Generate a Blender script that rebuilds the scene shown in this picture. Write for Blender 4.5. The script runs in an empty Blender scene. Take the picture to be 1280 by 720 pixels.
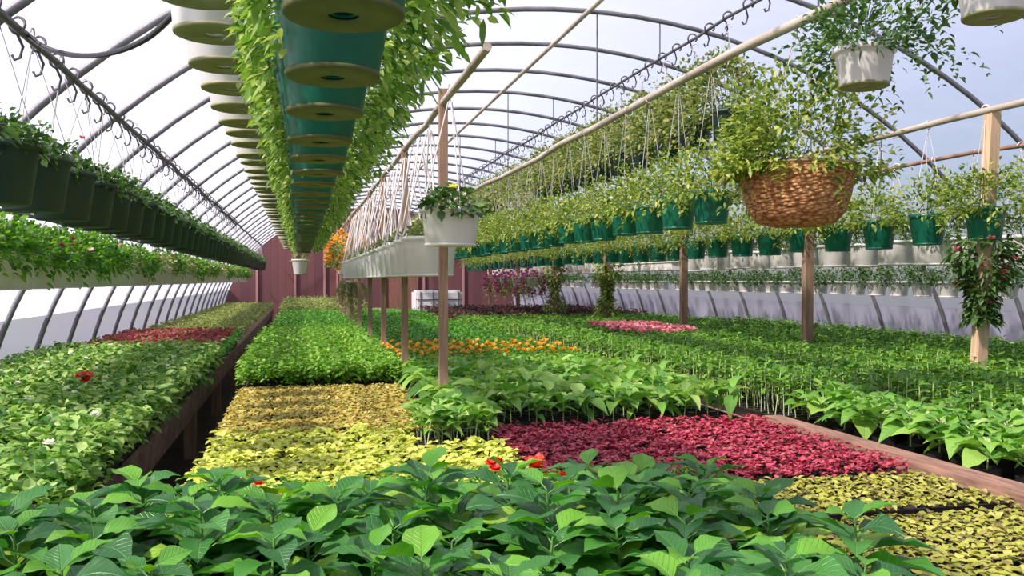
import bpy, bmesh, math, random
import numpy as np
from mathutils import Vector
R = math.radians
C = bpy.context.scene.collection
SC = bpy.context.scene
rng = np.random.default_rng(7)
random.seed(7)

# ------------------------------------------------------------------ camera
CAM_H = 1.40
cam = bpy.data.objects.new('camera', bpy.data.cameras.new('camera'))
C.objects.link(cam)
cam.location = (0, 0, CAM_H)
cam.rotation_euler = (R(90 - 0.52), 0, R(-13.45))
cam.data.sensor_width = 36
cam.data.lens = 36 * 1108 / 1280
cam.data.clip_start = 0.05
SC.camera = cam

# ------------------------------------------------------------------ sky, sun, exposure
w = bpy.data.worlds.new('world'); SC.world = w; w.use_nodes = True
nt = w.node_tree
bg = nt.nodes['Background']
sky = nt.nodes.new('ShaderNodeTexSky')
sky.sky_type = 'NISHITA'; sky.sun_disc = False
sky.sun_elevation = R(46); sky.sun_rotation = R(-115)
sky.air_density = 1.0; sky.dust_density = 1.2; sky.ozone_density = 1.0
nt.links.new(sky.outputs[0], bg.inputs[0])
bg.inputs[1].default_value = 0.13
sun = bpy.data.objects.new('sun', bpy.data.lights.new('sun', 'SUN'))
C.objects.link(sun)
SUN_TO = Vector((-0.85, -0.36, 0.98)).normalized()
sun.rotation_euler = SUN_TO.to_track_quat('Z', 'Y').to_euler()
sun.data.energy = 11.0; sun.data.angle = R(3.0); sun.data.color = (1.0, 0.95, 0.86)
SC.view_settings.view_transform = 'Standard'
SC.view_settings.look = 'None'
SC.view_settings.gamma = 1
SC.view_settings.use_curve_mapping = False
SC.view_settings.exposure = 0.58

# ------------------------------------------------------------------ materials
def new_mat(name):
    m = bpy.data.materials.new(name); m.use_nodes = True
    return m, m.node_tree, m.node_tree.nodes, m.node_tree.links, m.node_tree.nodes['Principled BSDF']

def plain(name, col, rough=0.6, col2=None, scale=20, metal=0.0, bump=0.0, stretch=None, transl=0.0):
    m, t, N, L, p = new_mat(name)
    p.inputs['Roughness'].default_value = rough
    p.inputs['Metallic'].default_value = metal
    if col2 is None: col2 = tuple(c * 0.82 for c in col)
    tc = N.new('ShaderNodeTexCoord'); mp = N.new('ShaderNodeMapping')
    if stretch: mp.inputs['Scale'].default_value = stretch
    nz = N.new('ShaderNodeTexNoise'); nz.inputs['Scale'].default_value = scale; nz.inputs['Detail'].default_value = 5
    rp = N.new('ShaderNodeValToRGB')
    rp.color_ramp.elements[0].position = 0.32; rp.color_ramp.elements[1].position = 0.68
    rp.color_ramp.elements[0].color = (*col2, 1); rp.color_ramp.elements[1].color = (*col, 1)
    L.new(tc.outputs['Object'], mp.inputs[0]); L.new(mp.outputs[0], nz.inputs['Vector'])
    L.new(nz.outputs['Fac'], rp.inputs[0]); L.new(rp.outputs[0], p.inputs['Base Color'])
    if bump:
        b = N.new('ShaderNodeBump'); b.inputs['Strength'].default_value = bump; b.inputs['Distance'].default_value = 0.01
        L.new(nz.outputs['Fac'], b.inputs['Height']); L.new(b.outputs[0], p.inputs['Normal'])
    if transl:
        tr = N.new('ShaderNodeBsdfTranslucent'); mx = N.new('ShaderNodeMixShader'); mx.inputs[0].default_value = transl
        L.new(rp.outputs[0], tr.inputs[0]); L.new(p.outputs[0], mx.inputs[1]); L.new(tr.outputs[0], mx.inputs[2])
        L.new(mx.outputs[0], N['Material Output'].inputs[0])
    return m

def leaf_mat(name, cols, rough=0.45, transl=0.35, vein=None):
    """every leaf is an island of its own and takes its own colour from the ramp"""
    m, t, N, L, p = new_mat(name)
    g = N.new('ShaderNodeNewGeometry')
    rp = N.new('ShaderNodeValToRGB'); e = rp.color_ramp.elements
    while len(e) < len(cols): e.new(0.5)
    for i, c in enumerate(cols):
        e[i].position = i / (len(cols) - 1); e[i].color = (*c, 1)
    L.new(g.outputs['Random Per Island'], rp.inputs[0])
    col = rp.outputs[0]
    if vein:
        uv = N.new('ShaderNodeUVMap'); sx = N.new('ShaderNodeSeparateXYZ'); L.new(uv.outputs[0], sx.inputs[0])
        ab = N.new('ShaderNodeMath'); ab.operation = 'ABSOLUTE'; L.new(sx.outputs[0], ab.inputs[0])
        # side veins : v*9 - |u|*3
        a = N.new('ShaderNodeMath'); a.operation = 'MULTIPLY'; a.inputs[1].default_value = 8.0; L.new(sx.outputs[1], a.inputs[0])
        b = N.new('ShaderNodeMath'); b.operation = 'MULTIPLY'; b.inputs[1].default_value = 2.6; L.new(ab.outputs[0], b.inputs[0])
        s = N.new('ShaderNodeMath'); s.operation = 'SUBTRACT'; L.new(a.outputs[0], s.inputs[0]); L.new(b.outputs[0], s.inputs[1])
        fr = N.new('ShaderNodeMath'); fr.operation = 'PINGPONG'; fr.inputs[1].default_value = 0.5; L.new(s.outputs[0], fr.inputs[0])
        v1 = N.new('ShaderNodeMapRange'); v1.inputs['From Min'].default_value = 0.0; v1.inputs['From Max'].default_value = 0.13
        v1.inputs['To Min'].default_value = 1; v1.inputs['To Max'].default_value = 0; L.new(fr.outputs[0], v1.inputs[0])
        v2 = N.new('ShaderNodeMapRange'); v2.inputs['From Min'].default_value = 0.01; v2.inputs['From Max'].default_value = 0.06
        v2.inputs['To Min'].default_value = 1.4; v2.inputs['To Max'].default_value = 0; L.new(ab.outputs[0], v2.inputs[0])
        mxm = N.new('ShaderNodeMath'); mxm.operation = 'MAXIMUM'; L.new(v1.outputs[0], mxm.inputs[0]); L.new(v2.outputs[0], mxm.inputs[1])
        sc = N.new('ShaderNodeMath'); sc.operation = 'MULTIPLY'; sc.inputs[1].default_value = 0.20; L.new(mxm.outputs[0], sc.inputs[0])
        mc = N.new('ShaderNodeMix'); mc.data_type = 'RGBA'
        L.new(sc.outputs[0], mc.inputs[0]); L.new(col, mc.inputs[6]); mc.inputs[7].default_value = (*vein, 1)
        col = mc.outputs[2]
        bp = N.new('ShaderNodeBump'); bp.inputs['Strength'].default_value = 0.5; bp.inputs['Distance'].default_value = 0.003
        bp.invert = True
        L.new(mxm.outputs[0], bp.inputs['Height']); L.new(bp.outputs[0], p.inputs['Normal'])
    L.new(col, p.inputs['Base Color'])
    p.inputs['Roughness'].default_value = rough
    tr = N.new('ShaderNodeBsdfTranslucent'); mx = N.new('ShaderNodeMixShader'); mx.inputs[0].default_value = transl
    hs = N.new('ShaderNodeHueSaturation'); hs.inputs['Saturation'].default_value = 1.1; hs.inputs['Value'].default_value = 1.5
    L.new(col, hs.inputs['Color'])
    L.new(hs.outputs[0], tr.inputs[0]); L.new(p.outputs[0], mx.inputs[1]); L.new(tr.outputs[0], mx.inputs[2])
    L.new(mx.outputs[0], N['Material Output'].inputs[0])
    return m

def film_mat(name, col, transp, transl):
    """milky greenhouse film: part clear, part translucent, part reflecting"""
    m, t, N, L, p = new_mat(name)
    p.inputs['Base Color'].default_value = (*col, 1); p.inputs['Roughness'].default_value = 0.35
    tc = N.new('ShaderNodeTexCoord'); nz = N.new('ShaderNodeTexNoise'); nz.inputs['Scale'].default_value = 1.6; nz.inputs['Detail'].default_value = 4
    bp = N.new('ShaderNodeBump'); bp.inputs['Strength'].default_value = 0.35; bp.inputs['Distance'].default_value = 0.05
    L.new(tc.outputs['Object'], nz.inputs['Vector']); L.new(nz.outputs['Fac'], bp.inputs['Height'])
    L.new(bp.outputs[0], p.inputs['Normal'])
    tl = N.new('ShaderNodeBsdfTranslucent'); tl.inputs[0].default_value = (*col, 1); L.new(bp.outputs[0], tl.inputs['Normal'])
    tp = N.new('ShaderNodeBsdfTransparent'); tp.inputs[0].default_value = (1.0, 0.92, 0.96, 1)
    m1 = N.new('ShaderNodeMixShader'); m1.inputs[0].default_value = transl
    m2 = N.new('ShaderNodeMixShader'); m2.inputs[0].default_value = transp
    L.new(p.outputs[0], m1.inputs[1]); L.new(tl.outputs[0], m1.inputs[2])
    L.new(m1.outputs[0], m2.inputs[1]); L.new(tp.outputs[0], m2.inputs[2])
    L.new(m2.outputs[0], N['Material Output'].inputs[0])
    return m

def coir_mat():
    m, t, N, L, p = new_mat('coir')
    tc = N.new('ShaderNodeTexCoord')
    v = N.new('ShaderNodeTexVoronoi'); v.inputs['Scale'].default_value = 34
    mp = N.new('ShaderNodeMapping'); mp.inputs['Scale'].default_value = (1, 1, 1.9)
    L.new(tc.outputs['Object'], mp.inputs[0]); L.new(mp.outputs[0], v.inputs['Vector'])
    rp = N.new('ShaderNodeValToRGB'); rp.color_ramp.elements[0].color = (0.74, 0.42, 0.17, 1)
    rp.color_ramp.elements[1].color = (0.24, 0.09, 0.025, 1); rp.color_ramp.elements[1].position = 0.75
    L.new(v.outputs['Distance'], rp.inputs[0]); L.new(rp.outputs[0], p.inputs['Base Color'])
    b = N.new('ShaderNodeBump'); b.inputs['Strength'].default_value = 0.9; b.inputs['Distance'].default_value = 0.02; b.invert = True
    L.new(v.outputs['Distance'], b.inputs['Height']); L.new(b.outputs[0], p.inputs['Normal'])
    p.inputs['Roughness'].default_value = 0.9
    return m

def board_mat(name, c1, c2, pitch=7.0, axis=0):
    m, t, N, L, p = new_mat(name)
    tc = N.new('ShaderNodeTexCoord'); sx = N.new('ShaderNodeSeparateXYZ'); L.new(tc.outputs['Object'], sx.inputs[0])
    mu = N.new('ShaderNodeMath'); mu.operation = 'MULTIPLY'; mu.inputs[1].default_value = pitch; L.new(sx.outputs[axis], mu.inputs[0])
    fl = N.new('ShaderNodeMath'); fl.operation = 'FLOOR'; L.new(mu.outputs[0], fl.inputs[0])
    fr = N.new('ShaderNodeMath'); fr.operation = 'FRACT'; L.new(mu.outputs[0], fr.inputs[0])
    wn = N.new('ShaderNodeTexWhiteNoise'); wn.noise_dimensions = '1D'; L.new(fl.outputs[0], wn.inputs['W'])
    mx = N.new('ShaderNodeMix'); mx.data_type = 'RGBA'; L.new(wn.outputs[0], mx.inputs[0])
    mx.inputs[6].default_value = (*c1, 1); mx.inputs[7].default_value = (*c2, 1)
    gp = N.new('ShaderNodeMapRange'); gp.inputs['From Max'].default_value = 0.06; L.new(fr.outputs[0], gp.inputs[0])
    m2 = N.new('ShaderNodeMix'); m2.data_type = 'RGBA'; L.new(gp.outputs[0], m2.inputs[0])
    m2.inputs[6].default_value = (c2[0]*.3, c2[1]*.3, c2[2]*.3, 1); L.new(mx.outputs[2], m2.inputs[7])
    L.new(m2.outputs[2], p.inputs['Base Color']); p.inputs['Roughness'].default_value = 0.85
    return m

M = {}
M['film'] = film_mat('greenhouse_film', (0.47, 0.455, 0.575), 0.37, 0.62)
M['film_low_shaded'] = film_mat('side_film_shaded', (0.42, 0.42, 0.56), 0.05, 0.16)  # darker and less translucent: shade from outside is put into this film
M['steel'] = plain('galvanised_steel', (0.22, 0.22, 0.24), 0.55, (0.13, 0.13, 0.14), 8, 0.3)
M['pipe'] = plain('weathered_pipe', (0.52, 0.47, 0.38), 0.6, (0.30, 0.25, 0.19), 9, 0.0, 0.1, (1, 0.2, 1))
M['dark_steel'] = plain('dark_steel', (0.10, 0.095, 0.10), 0.6)
M['rust'] = plain('rusty_pipe', (0.36, 0.22, 0.15), 0.7, (0.18, 0.10, 0.07), 9)
M['wire'] = plain('thin_wire', (0.45, 0.44, 0.45), 0.5)
M['white_wire'] = plain('white_plastic_hanger', (0.80, 0.74, 0.70), 0.5)
M['black'] = plain('black_plastic', (0.018, 0.018, 0.02), 0.45)
M['hook'] = plain('green_plastic_hook', (0.03, 0.07, 0.055), 0.5)
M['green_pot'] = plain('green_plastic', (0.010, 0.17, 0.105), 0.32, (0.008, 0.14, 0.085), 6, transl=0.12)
M['dark_pot_shaded'] = plain('dark_green_plastic_shaded', (0.012, 0.038, 0.030), 0.5, (0.009, 0.028, 0.022), 6)  # dark green taken darker still, so the colour carries the backlit shade
M['white_pot'] = plain('white_plastic', (0.90, 0.89, 0.86), 0.4, (0.86, 0.85, 0.82), 6, transl=0.25)
M['olive'] = plain('olive_saucer', (0.17, 0.18, 0.055), 0.5, (0.12, 0.13, 0.04), 20, transl=0.2)
M['olive_pale'] = plain('pale_saucer', (0.36, 0.37, 0.19), 0.5, (0.28, 0.29, 0.14), 20, transl=0.2)
M['soil'] = plain('potting_soil', (0.05, 0.032, 0.02), 0.95, (0.02, 0.013, 0.009), 60, bump=0.6)
M['floor'] = plain('dirt_floor', (0.085, 0.065, 0.05), 0.95, (0.04, 0.03, 0.024), 5, bump=0.5)
M['ground'] = plain('outside_ground', (0.30, 0.29, 0.26), 0.95, (0.2, 0.2, 0.16), 1.5)
M['wood'] = plain('weathered_wood', (0.36, 0.24, 0.16), 0.85, (0.20, 0.12, 0.075), 14, bump=0.3, stretch=(3, 3, 0.3))
M['wood_pale'] = plain('pale_new_wood', (0.62, 0.46, 0.29), 0.8, (0.46, 0.31, 0.19), 14, bump=0.2, stretch=(3, 3, 0.3))
M['wood_red'] = plain('reddish_wood', (0.27, 0.12, 0.085), 0.85, (0.17, 0.075, 0.05), 14, bump=0.3, stretch=(3, 3, 0.3))
M['kerb'] = plain('kerb_wood', (0.36, 0.21, 0.15), 0.9, (0.18, 0.10, 0.07), 16, bump=0.5, stretch=(3, 0.4, 3))
M['bench_side'] = plain('bench_board', (0.22, 0.145, 0.10), 0.9, (0.09, 0.055, 0.04), 12, bump=0.5, stretch=(3, 0.5, 1))
M['gable'] = board_mat('red_brown_boards', (0.16, 0.06, 0.06), (0.11, 0.045, 0.05), 4.5, 0)
M['batten'] = plain('pink_batten', (0.42, 0.22, 0.20), 0.8)
M['coir'] = coir_mat()
M['tank'] = plain('white_tank', (0.72, 0.73, 0.76), 0.4, (0.66, 0.67, 0.70), 4)
M['stem'] = plain('green_stem', (0.10, 0.25, 0.05), 0.6)
M['stem_pale'] = plain('pale_stem', (0.52, 0.62, 0.28), 0.6, (0.40, 0.50, 0.2))

LF = {}
LF['pepper'] = leaf_mat('pepper_leaf', [(0.03, 0.13, 0.035), (0.05, 0.20, 0.035), (0.08, 0.29, 0.03), (0.16, 0.40, 0.03), (0.30, 0.52, 0.05)], 0.38, 0.28, vein=(0.22, 0.42, 0.12))
LF['hang'] = leaf_mat('trailing_leaf', [(0.05, 0.11, 0.02), (0.15, 0.25, 0.035), (0.29, 0.38, 0.06), (0.48, 0.50, 0.14)], 0.5, 0.35)
LF['hang_bright'] = leaf_mat('bright_trailing_leaf', [(0.05, 0.13, 0.02), (0.13, 0.26, 0.04), (0.22, 0.36, 0.06), (0.42, 0.52, 0.14)], 0.5, 0.35)
LF['hang_dark'] = leaf_mat('dark_trailing_leaf', [(0.025, 0.07, 0.015), (0.06, 0.14, 0.03), (0.14, 0.24, 0.06)], 0.5, 0.3)
LF['hang_pale'] = leaf_mat('pale_trailing_leaf', [(0.05, 0.11, 0.025), (0.16, 0.23, 0.045), (0.34, 0.38, 0.10), (0.40, 0.38, 0.17)], 0.5, 0.35)
LF['left_mix'] = leaf_mat('left_row_leaf', [(0.04, 0.14, 0.02), (0.10, 0.27, 0.03), (0.22, 0.40, 0.05)], 0.5, 0.4)
LF['gold'] = leaf_mat('gold_leaf', [(0.38, 0.36, 0.05), (0.58, 0.50, 0.12), (0.50, 0.34, 0.04), (0.66, 0.58, 0.22), (0.26, 0.30, 0.04)], 0.6, 0.2)
LF['lime'] = leaf_mat('lime_leaf', [(0.38, 0.48, 0.05), (0.60, 0.65, 0.11), (0.70, 0.72, 0.20)], 0.55, 0.25)
LF['red'] = leaf_mat('red_leaf', [(0.20, 0.012, 0.03), (0.42, 0.03, 0.07), (0.55, 0.07, 0.13), (0.48, 0.13, 0.13), (0.30, 0.02, 0.05)], 0.5, 0.2)
LF['speck'] = leaf_mat('speckled_leaf', [(0.34, 0.38, 0.04), (0.44, 0.46, 0.07), (0.17, 0.13, 0.04), (0.55, 0.54, 0.13), (0.27, 0.32, 0.04)], 0.55, 0.2)
LF['mid'] = leaf_mat('mid_green_leaf', [(0.04, 0.16, 0.02), (0.09, 0.29, 0.03), (0.18, 0.42, 0.05)], 0.5, 0.3)
LF['fresh'] = leaf_mat('fresh_green_leaf', [(0.07, 0.22, 0.02), (0.18, 0.40, 0.04), (0.34, 0.54, 0.09)], 0.5, 0.3)
LF['broad'] = leaf_mat('broad_green_leaf', [(0.07, 0.22, 0.03), (0.17, 0.40, 0.05), (0.30, 0.52, 0.09), (0.48, 0.66, 0.22)], 0.45, 0.3, vein=(0.5, 0.66, 0.3))
LF['seed'] = leaf_mat('seedling_leaf', [(0.04, 0.14, 0.02), (0.12, 0.30, 0.03), (0.25, 0.45, 0.06)], 0.5, 0.3)
LF['bed_left'] = leaf_mat('bushy_bed_leaf', [(0.04, 0.14, 0.02), (0.12, 0.29, 0.04), (0.28, 0.46, 0.09), (0.42, 0.58, 0.18)], 0.5, 0.3)
LF['olive'] = leaf_mat('olive_leaf', [(0.12, 0.18, 0.04), (0.22, 0.28, 0.07), (0.32, 0.36, 0.12)], 0.6, 0.3)
LF['purple'] = leaf_mat('dark_purple_leaf', [(0.03, 0.012, 0.015), (0.09, 0.02, 0.03), (0.05, 0.06, 0.02)], 0.6, 0.2)
LF['f_pink'] = leaf_mat('pink_petal', [(0.60, 0.14, 0.18), (0.78, 0.32, 0.36), (0.8, 0.5, 0.5)], 0.6, 0.3)
LF['f_magenta'] = leaf_mat('magenta_petal', [(0.45, 0.04, 0.20), (0.60, 0.16, 0.34)], 0.6, 0.3)
LF['f_dusty'] = leaf_mat('dusty_red_petal', [(0.36, 0.06, 0.08), (0.48, 0.16, 0.16)], 0.6, 0.3)
LF['f_red'] = leaf_mat('red_petal', [(0.65, 0.02, 0.015), (0.78, 0.07, 0.03)], 0.5, 0.2)
LF['f_orange'] = leaf_mat('orange_petal', [(0.80, 0.32, 0.02), (0.86, 0.52, 0.05)], 0.5, 0.3)
LF['f_white'] = leaf_mat('cream_petal', [(0.82, 0.80, 0.60), (0.85, 0.85, 0.80)], 0.6, 0.3)
LF['f_yellow'] = leaf_mat('yellow_petal', [(0.82, 0.76, 0.12), (0.86, 0.82, 0.3)], 0.6, 0.3)
LF['f_blush'] = leaf_mat('blush_petal', [(0.72, 0.42, 0.38), (0.80, 0.66, 0.58)], 0.6, 0.3)

# ------------------------------------------------------------------ mesh helpers
def link(name, me, mat, parent=None, loc=(0, 0, 0)):
    o = bpy.data.objects.new(name, me); C.objects.link(o)
    if mat and not me.materials: me.materials.append(mat)
    o.location = loc
    if parent: o.parent = parent
    return o
def empty(name, loc, label, cat, group=None, rz=0.0):
    o = bpy.data.objects.new(name, None); C.objects.link(o)
    o.empty_display_size = 0.05; o.location = loc; o.rotation_euler = (0, 0, rz)
    tag(o, label, cat, group)
    return o
def tag(o, label, cat, group=None, kind=None):
    o['label'] = label; o['category'] = cat
    if group: o['group'] = group
    if kind: o['kind'] = kind
    return o
def struct(o, label=None):
    o['kind'] = 'structure'
    if label: o['label'] = label
    return o
def copy_tree(o, parent=None):
    c = o.copy(); C.objects.link(c); c.parent = parent
    for ch in o.children: copy_tree(ch, c)
    return c

class MB:
    def __init__(s): s.v = []; s.f = []; s.smooth = []
    def add(s, vs, fs, sm=False):
        b = len(s.v); s.v += [tuple(v) for v in vs]
        s.f += [tuple(i + b for i in f) for f in fs]; s.smooth += [sm] * len(fs)
    def box(s, c, d, rot=0.0, bev=0.0):
        x, y, z = d[0] / 2, d[1] / 2, d[2] / 2
        if bev <= 0:
            vs = [(-x, -y, -z), (x, -y, -z), (x, y, -z), (-x, y, -z), (-x, -y, z), (x, -y, z), (x, y, z), (-x, y, z)]
            fs = [(0, 3, 2, 1), (4, 5, 6, 7), (0, 1, 5, 4), (1, 2, 6, 5), (2, 3, 7, 6), (3, 0, 4, 7)]
        else:
            bm = bmesh.new(); bmesh.ops.create_cube(bm, size=1)
            for v in bm.verts: v.co = Vector((v.co.x * 2 * x, v.co.y * 2 * y, v.co.z * 2 * z))
            bmesh.ops.bevel(bm, geom=bm.edges[:], offset=bev, segments=2, affect='EDGES')
            bm.verts.index_update()
            vs = [tuple(v.co) for v in bm.verts]; fs = [tuple(v.index for v in f.verts) for f in bm.faces]; bm.free()
        ca, sa = math.cos(rot), math.sin(rot)
        s.add([(c[0] + a * ca - b * sa, c[1] + a * sa + b * ca, c[2] + h) for a, b, h in vs], fs)
    def tube(s, pts, r, seg=8, cap=True, r2=None):
        pts = [Vector(p) for p in pts]; n = len(pts); vs = []
        ref = Vector((0, 0, 1))
        for i, p in enumerate(pts):
            d = (pts[min(i + 1, n - 1)] - pts[max(i - 1, 0)]).normalized()
            a = d.cross(ref)
            if a.length < 0.05: a = d.cross(Vector((0, 1, 0)))
            a.normalize(); b = a.cross(d)
            rr = r if r2 is None else r + (r2 - r) * i / max(n - 1, 1)
            for k in range(seg):
                t = 2 * math.pi * k / seg
                vs.append(p + a * (rr * math.cos(t)) + b * (rr * math.sin(t)))
        fs = [(i * seg + k, i * seg + (k + 1) % seg, (i + 1) * seg + (k + 1) % seg, (i + 1) * seg + k) for i in range(n - 1) for k in range(seg)]
        s.add(vs, fs, seg > 4)
        if cap: s.add(vs[:seg], [tuple(range(seg))[::-1]]); s.add(vs[-seg:], [tuple(range(seg))])
    def lathe(s, prof, seg=28, c=(0, 0, 0)):
        vs = []; rings = []
        for r, z in prof:
            if r < 1e-5: rings.append([len(vs)]); vs.append((c[0], c[1], c[2] + z))
            else:
                rings.append(list(range(len(vs), len(vs) + seg)))
                vs += [(c[0] + r * math.cos(2 * math.pi * k / seg), c[1] + r * math.sin(2 * math.pi * k / seg), c[2] + z) for k in range(seg)]
        fs = []
        for a, b in zip(rings, rings[1:]):
            for k in range(seg):
                k2 = (k + 1) % seg
                if len(a) == 1 and len(b) == 1: continue
                if len(a) == 1: fs.append((a[0], b[k2], b[k]))
                elif len(b) == 1: fs.append((a[k], a[k2], b[0]))
                else: fs.append((a[k], a[k2], b[k2], b[k]))
        s.add(vs, fs, True)
    def mesh(s, name):
        me = bpy.data.meshes.new(name); me.from_pydata(s.v, [], s.f)
        me.polygons.foreach_set('use_smooth', s.smooth); me.update()
        return me
    def build(s, name, mat, parent=None, loc=(0, 0, 0)):
        return link(name, s.mesh(name), mat, parent, loc)

# leaf templates: rows of (v, [u...], width)
def template(kind):
    if kind == 0:
        v = [(0, 0), (-1, .45), (1, .45), (0, 1)]; f = [(0, 2, 3), (0, 3, 1)]
    elif kind == 1:
        v = [(0, 0), (-.85, .28), (0, .28), (.85, .28), (-.8, .65), (0, .65), (.8, .65), (0, 1)]
        f = [(0, 2, 1), (0, 3, 2), (1, 2, 5, 4), (2, 3, 6, 5), (4, 5, 7), (5, 6, 7)]
    else:
        vv = [0, .1, .22, .36, .5, .65, .8, .91]; ww = [.06, .48, .82, 1, .97, .77, .45, .2]
        v = []; f = []
        for a, b in zip(vv, ww):
            v += [(-b, a), (-b * .5, a), (0, a), (b * .5, a), (b, a)]
        for i in range(len(vv) - 1):
            for k in range(4): f.append((i * 5 + k, i * 5 + k + 1, i * 5 + 6 + k, i * 5 + 5 + k))
        t = len(v); v.append((0, 1)); e = (len(vv) - 1) * 5
        for k in range(4): f.append((e + k, e + k + 1, t))
    return np.array(v, float), f
TEMPL = {k: template(k) for k in (0, 1, 2)}

def nrm(a): return a / np.maximum(np.linalg.norm(a, axis=1, keepdims=True), 1e-9)
def leaves_mesh(name, P, D, L, W, kind=1, fold=0.25, droop=0.35, roll=0.5, mat=None, smooth=None, up=None):
    """one mesh of N separate leaves; P base points, D directions, L lengths, W widths"""
    P = np.asarray(P, float); D = nrm(np.asarray(D, float)); n = len(P)
    if up is None:
        up = np.tile([0, 0, 1.0], (n, 1)) + rng.normal(0, roll, (n, 3)) * 0.5
    S = nrm(np.cross(D, up)); U = np.cross(S, D)
    uv, fs = TEMPL[kind]; k = len(uv)
    u = uv[:, 0][None, :, None]; v = uv[:, 1][None, :, None]
    Lb = np.asarray(L).reshape(-1, 1, 1); Wb = np.asarray(W).reshape(-1, 1, 1) * 0.5
    dr = (droop * rng.uniform(0.4, 1.5, n)).reshape(-1, 1, 1)
    V = P[:, None, :] + D[:, None, :] * (v * Lb) + S[:, None, :] * (u * Wb) + U[:, None, :] * (np.abs(u) * Wb * fold * 2)
    V = V - np.array([0, 0, 1.0])[None, None, :] * (v ** 2 * Lb * dr)
    if kind == 2:
        wav = np.sin(v * 15 + np.arange(n).reshape(-1, 1, 1)) * np.abs(u) * Wb * 0.13
        V = V + U[:, None, :] * wav
    V = V.reshape(-1, 3)
    loops = []; ls = []; lt = []; pos = 0
    nf = len(fs); fl = np.array([i for f in fs for i in f]); sizes = np.array([len(f) for f in fs])
    allidx = (fl[None, :] + (np.arange(n) * k)[:, None]).reshape(-1)
    tot = np.tile(sizes, n); start = np.concatenate([[0], np.cumsum(tot)[:-1]])
    me = bpy.data.meshes.new(name)
    me.vertices.add(len(V)); me.vertices.foreach_set('co', V.reshape(-1))
    me.loops.add(len(allidx)); me.loops.foreach_set('vertex_index', allidx.astype(np.int32))
    me.polygons.add(len(tot)); me.polygons.foreach_set('loop_start', start.astype(np.int32))
    me.polygons.foreach_set('use_smooth', np.full(len(tot), kind > 0))
    if kind > 0:
        uvl = me.uv_layers.new(name='UVMap')
        uvl.data.foreach_set('uv', np.tile(uv[fl], (n, 1)).reshape(-1))
    me.update(calc_edges=True)
    if mat: me.materials.append(mat)
    return me

def rand_az(n): return rng.uniform(0, 2 * math.pi, n)
def flowers_mesh(name, P, r, mat, petals=6, tilt=None):
    n = len(P); PP = []; DD = []; UU = []
    for i in range(n):
        nv = nrm(np.array([[rng.normal(0, .35), rng.normal(-.25, .35), 1.0]]))[0]
        a = nrm(np.cross(nv, [[0.3, 1, 0.1]]))[0]; b = np.cross(nv, a)
        o = rng.uniform(0, 6)
        for ring, (q, lift) in enumerate(((petals, .15), (petals - 1, .8))):
            for k in range(q):
                t = o + 2 * math.pi * k / q + ring * .4
                PP.append(P[i]); DD.append(a * math.cos(t) + b * math.sin(t) + nv * lift); UU.append(nv)
    m = len(PP)
    return leaves_mesh(name, PP, DD, np.full(m, r) * rng.uniform(.8, 1.1, m), np.full(m, r * .9), 1, -0.1, 0.1, mat=mat, up=np.array(UU))

# ------------------------------------------------------------------ setting
CX, AA, HH = 2.33, 4.65, 3.70
Y0, Y1 = -2.2, 28.6
def arch_pt(th, off=0.0): return (CX - (AA - off) * math.cos(th), (HH - off) * math.sin(th))
def arch_z(x, off=0.0): return (HH - off) * math.sqrt(max(0, 1 - ((x - CX) / (AA - off)) ** 2))
TL = math.asin(1.10 / HH)
def shell(name, t0, t1, n, mat):
    mb = MB(); ys = np.linspace(Y0, Y1, 29)
    vs = []; fs = []
    for y in ys:
        for i in range(n + 1):
            x, z = arch_pt(t0 + (t1 - t0) * i / n)
            vs.append((x, y, z))
    for j in range(len(ys) - 1):
        for i in range(n):
            a = j * (n + 1) + i
            fs.append((a, a + 1, a + n + 2, a + n + 1))
    mb.add(vs, fs, True)
    return struct(mb.build(name, mat))
shell('ceiling', TL, math.pi - TL, 48, M['film'])
shell('wall_left', 0, TL, 6, M['film_low_shaded'])
shell('wall_right', math.pi - TL, math.pi, 6, M['film_low_shaded'])
mb = MB(); mb.box((CX, (Y0 + Y1) / 2, -0.05), (2 * AA, Y1 - Y0, 0.1)); struct(mb.build('floor', M['floor']))
mb = MB(); mb.box((CX, 13, -0.16), (60, 70, 0.1)); struct(mb.build('ground', M['ground']))
def end_wall(name, y, mat, th):
    n = 40; vs = []
    for yy in (y, y + th):
        vs += [(arch_pt(math.pi * i / n)[0], yy, arch_pt(math.pi * i / n)[1]) for i in range(n + 1)]
    fs = [tuple(range(n + 1))[::-1], tuple(range(n + 1, 2 * n + 2))] + [(i, i + 1, n + 2 + i, n + 1 + i) for i in range(n)] + [(n, 0, n + 1, 2 * n + 1)]
    mb = MB(); mb.add(vs, fs); return struct(mb.build(name, mat))
end_wall('wall_back', Y1, M['gable'], 0.08)
end_wall('wall_front', Y0 - 0.03, M['film'], 0.02)
for i, x in enumerate((-1.3, -0.15, 0.75, 1.15, 2.6, 3.9, 5.2)):
    mb = MB(); mb.box((x, Y1 - 0.03, (arch_z(x) - .05) / 2), (0.07, 0.05, arch_z(x) - .06), bev=.005)
    struct(mb.build('trim_%d' % (i + 1), M['batten']))
# door in the back wall
mb = MB(); mb.box((3.25, Y1 - 0.04, 1.02), (0.95, 0.05, 2.04), bev=.006)
dr = struct(mb.build('door_1', M['wood_red']))
mb = MB(); mb.tube([(3.62, Y1 - .07, 1.0), (3.62, Y1 - .12, 1.0), (3.62, Y1 - .12, 1.12), (3.62, Y1 - .07, 1.12)], .012); mb.build('door_handle', M['dark_steel'], dr)

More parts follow.
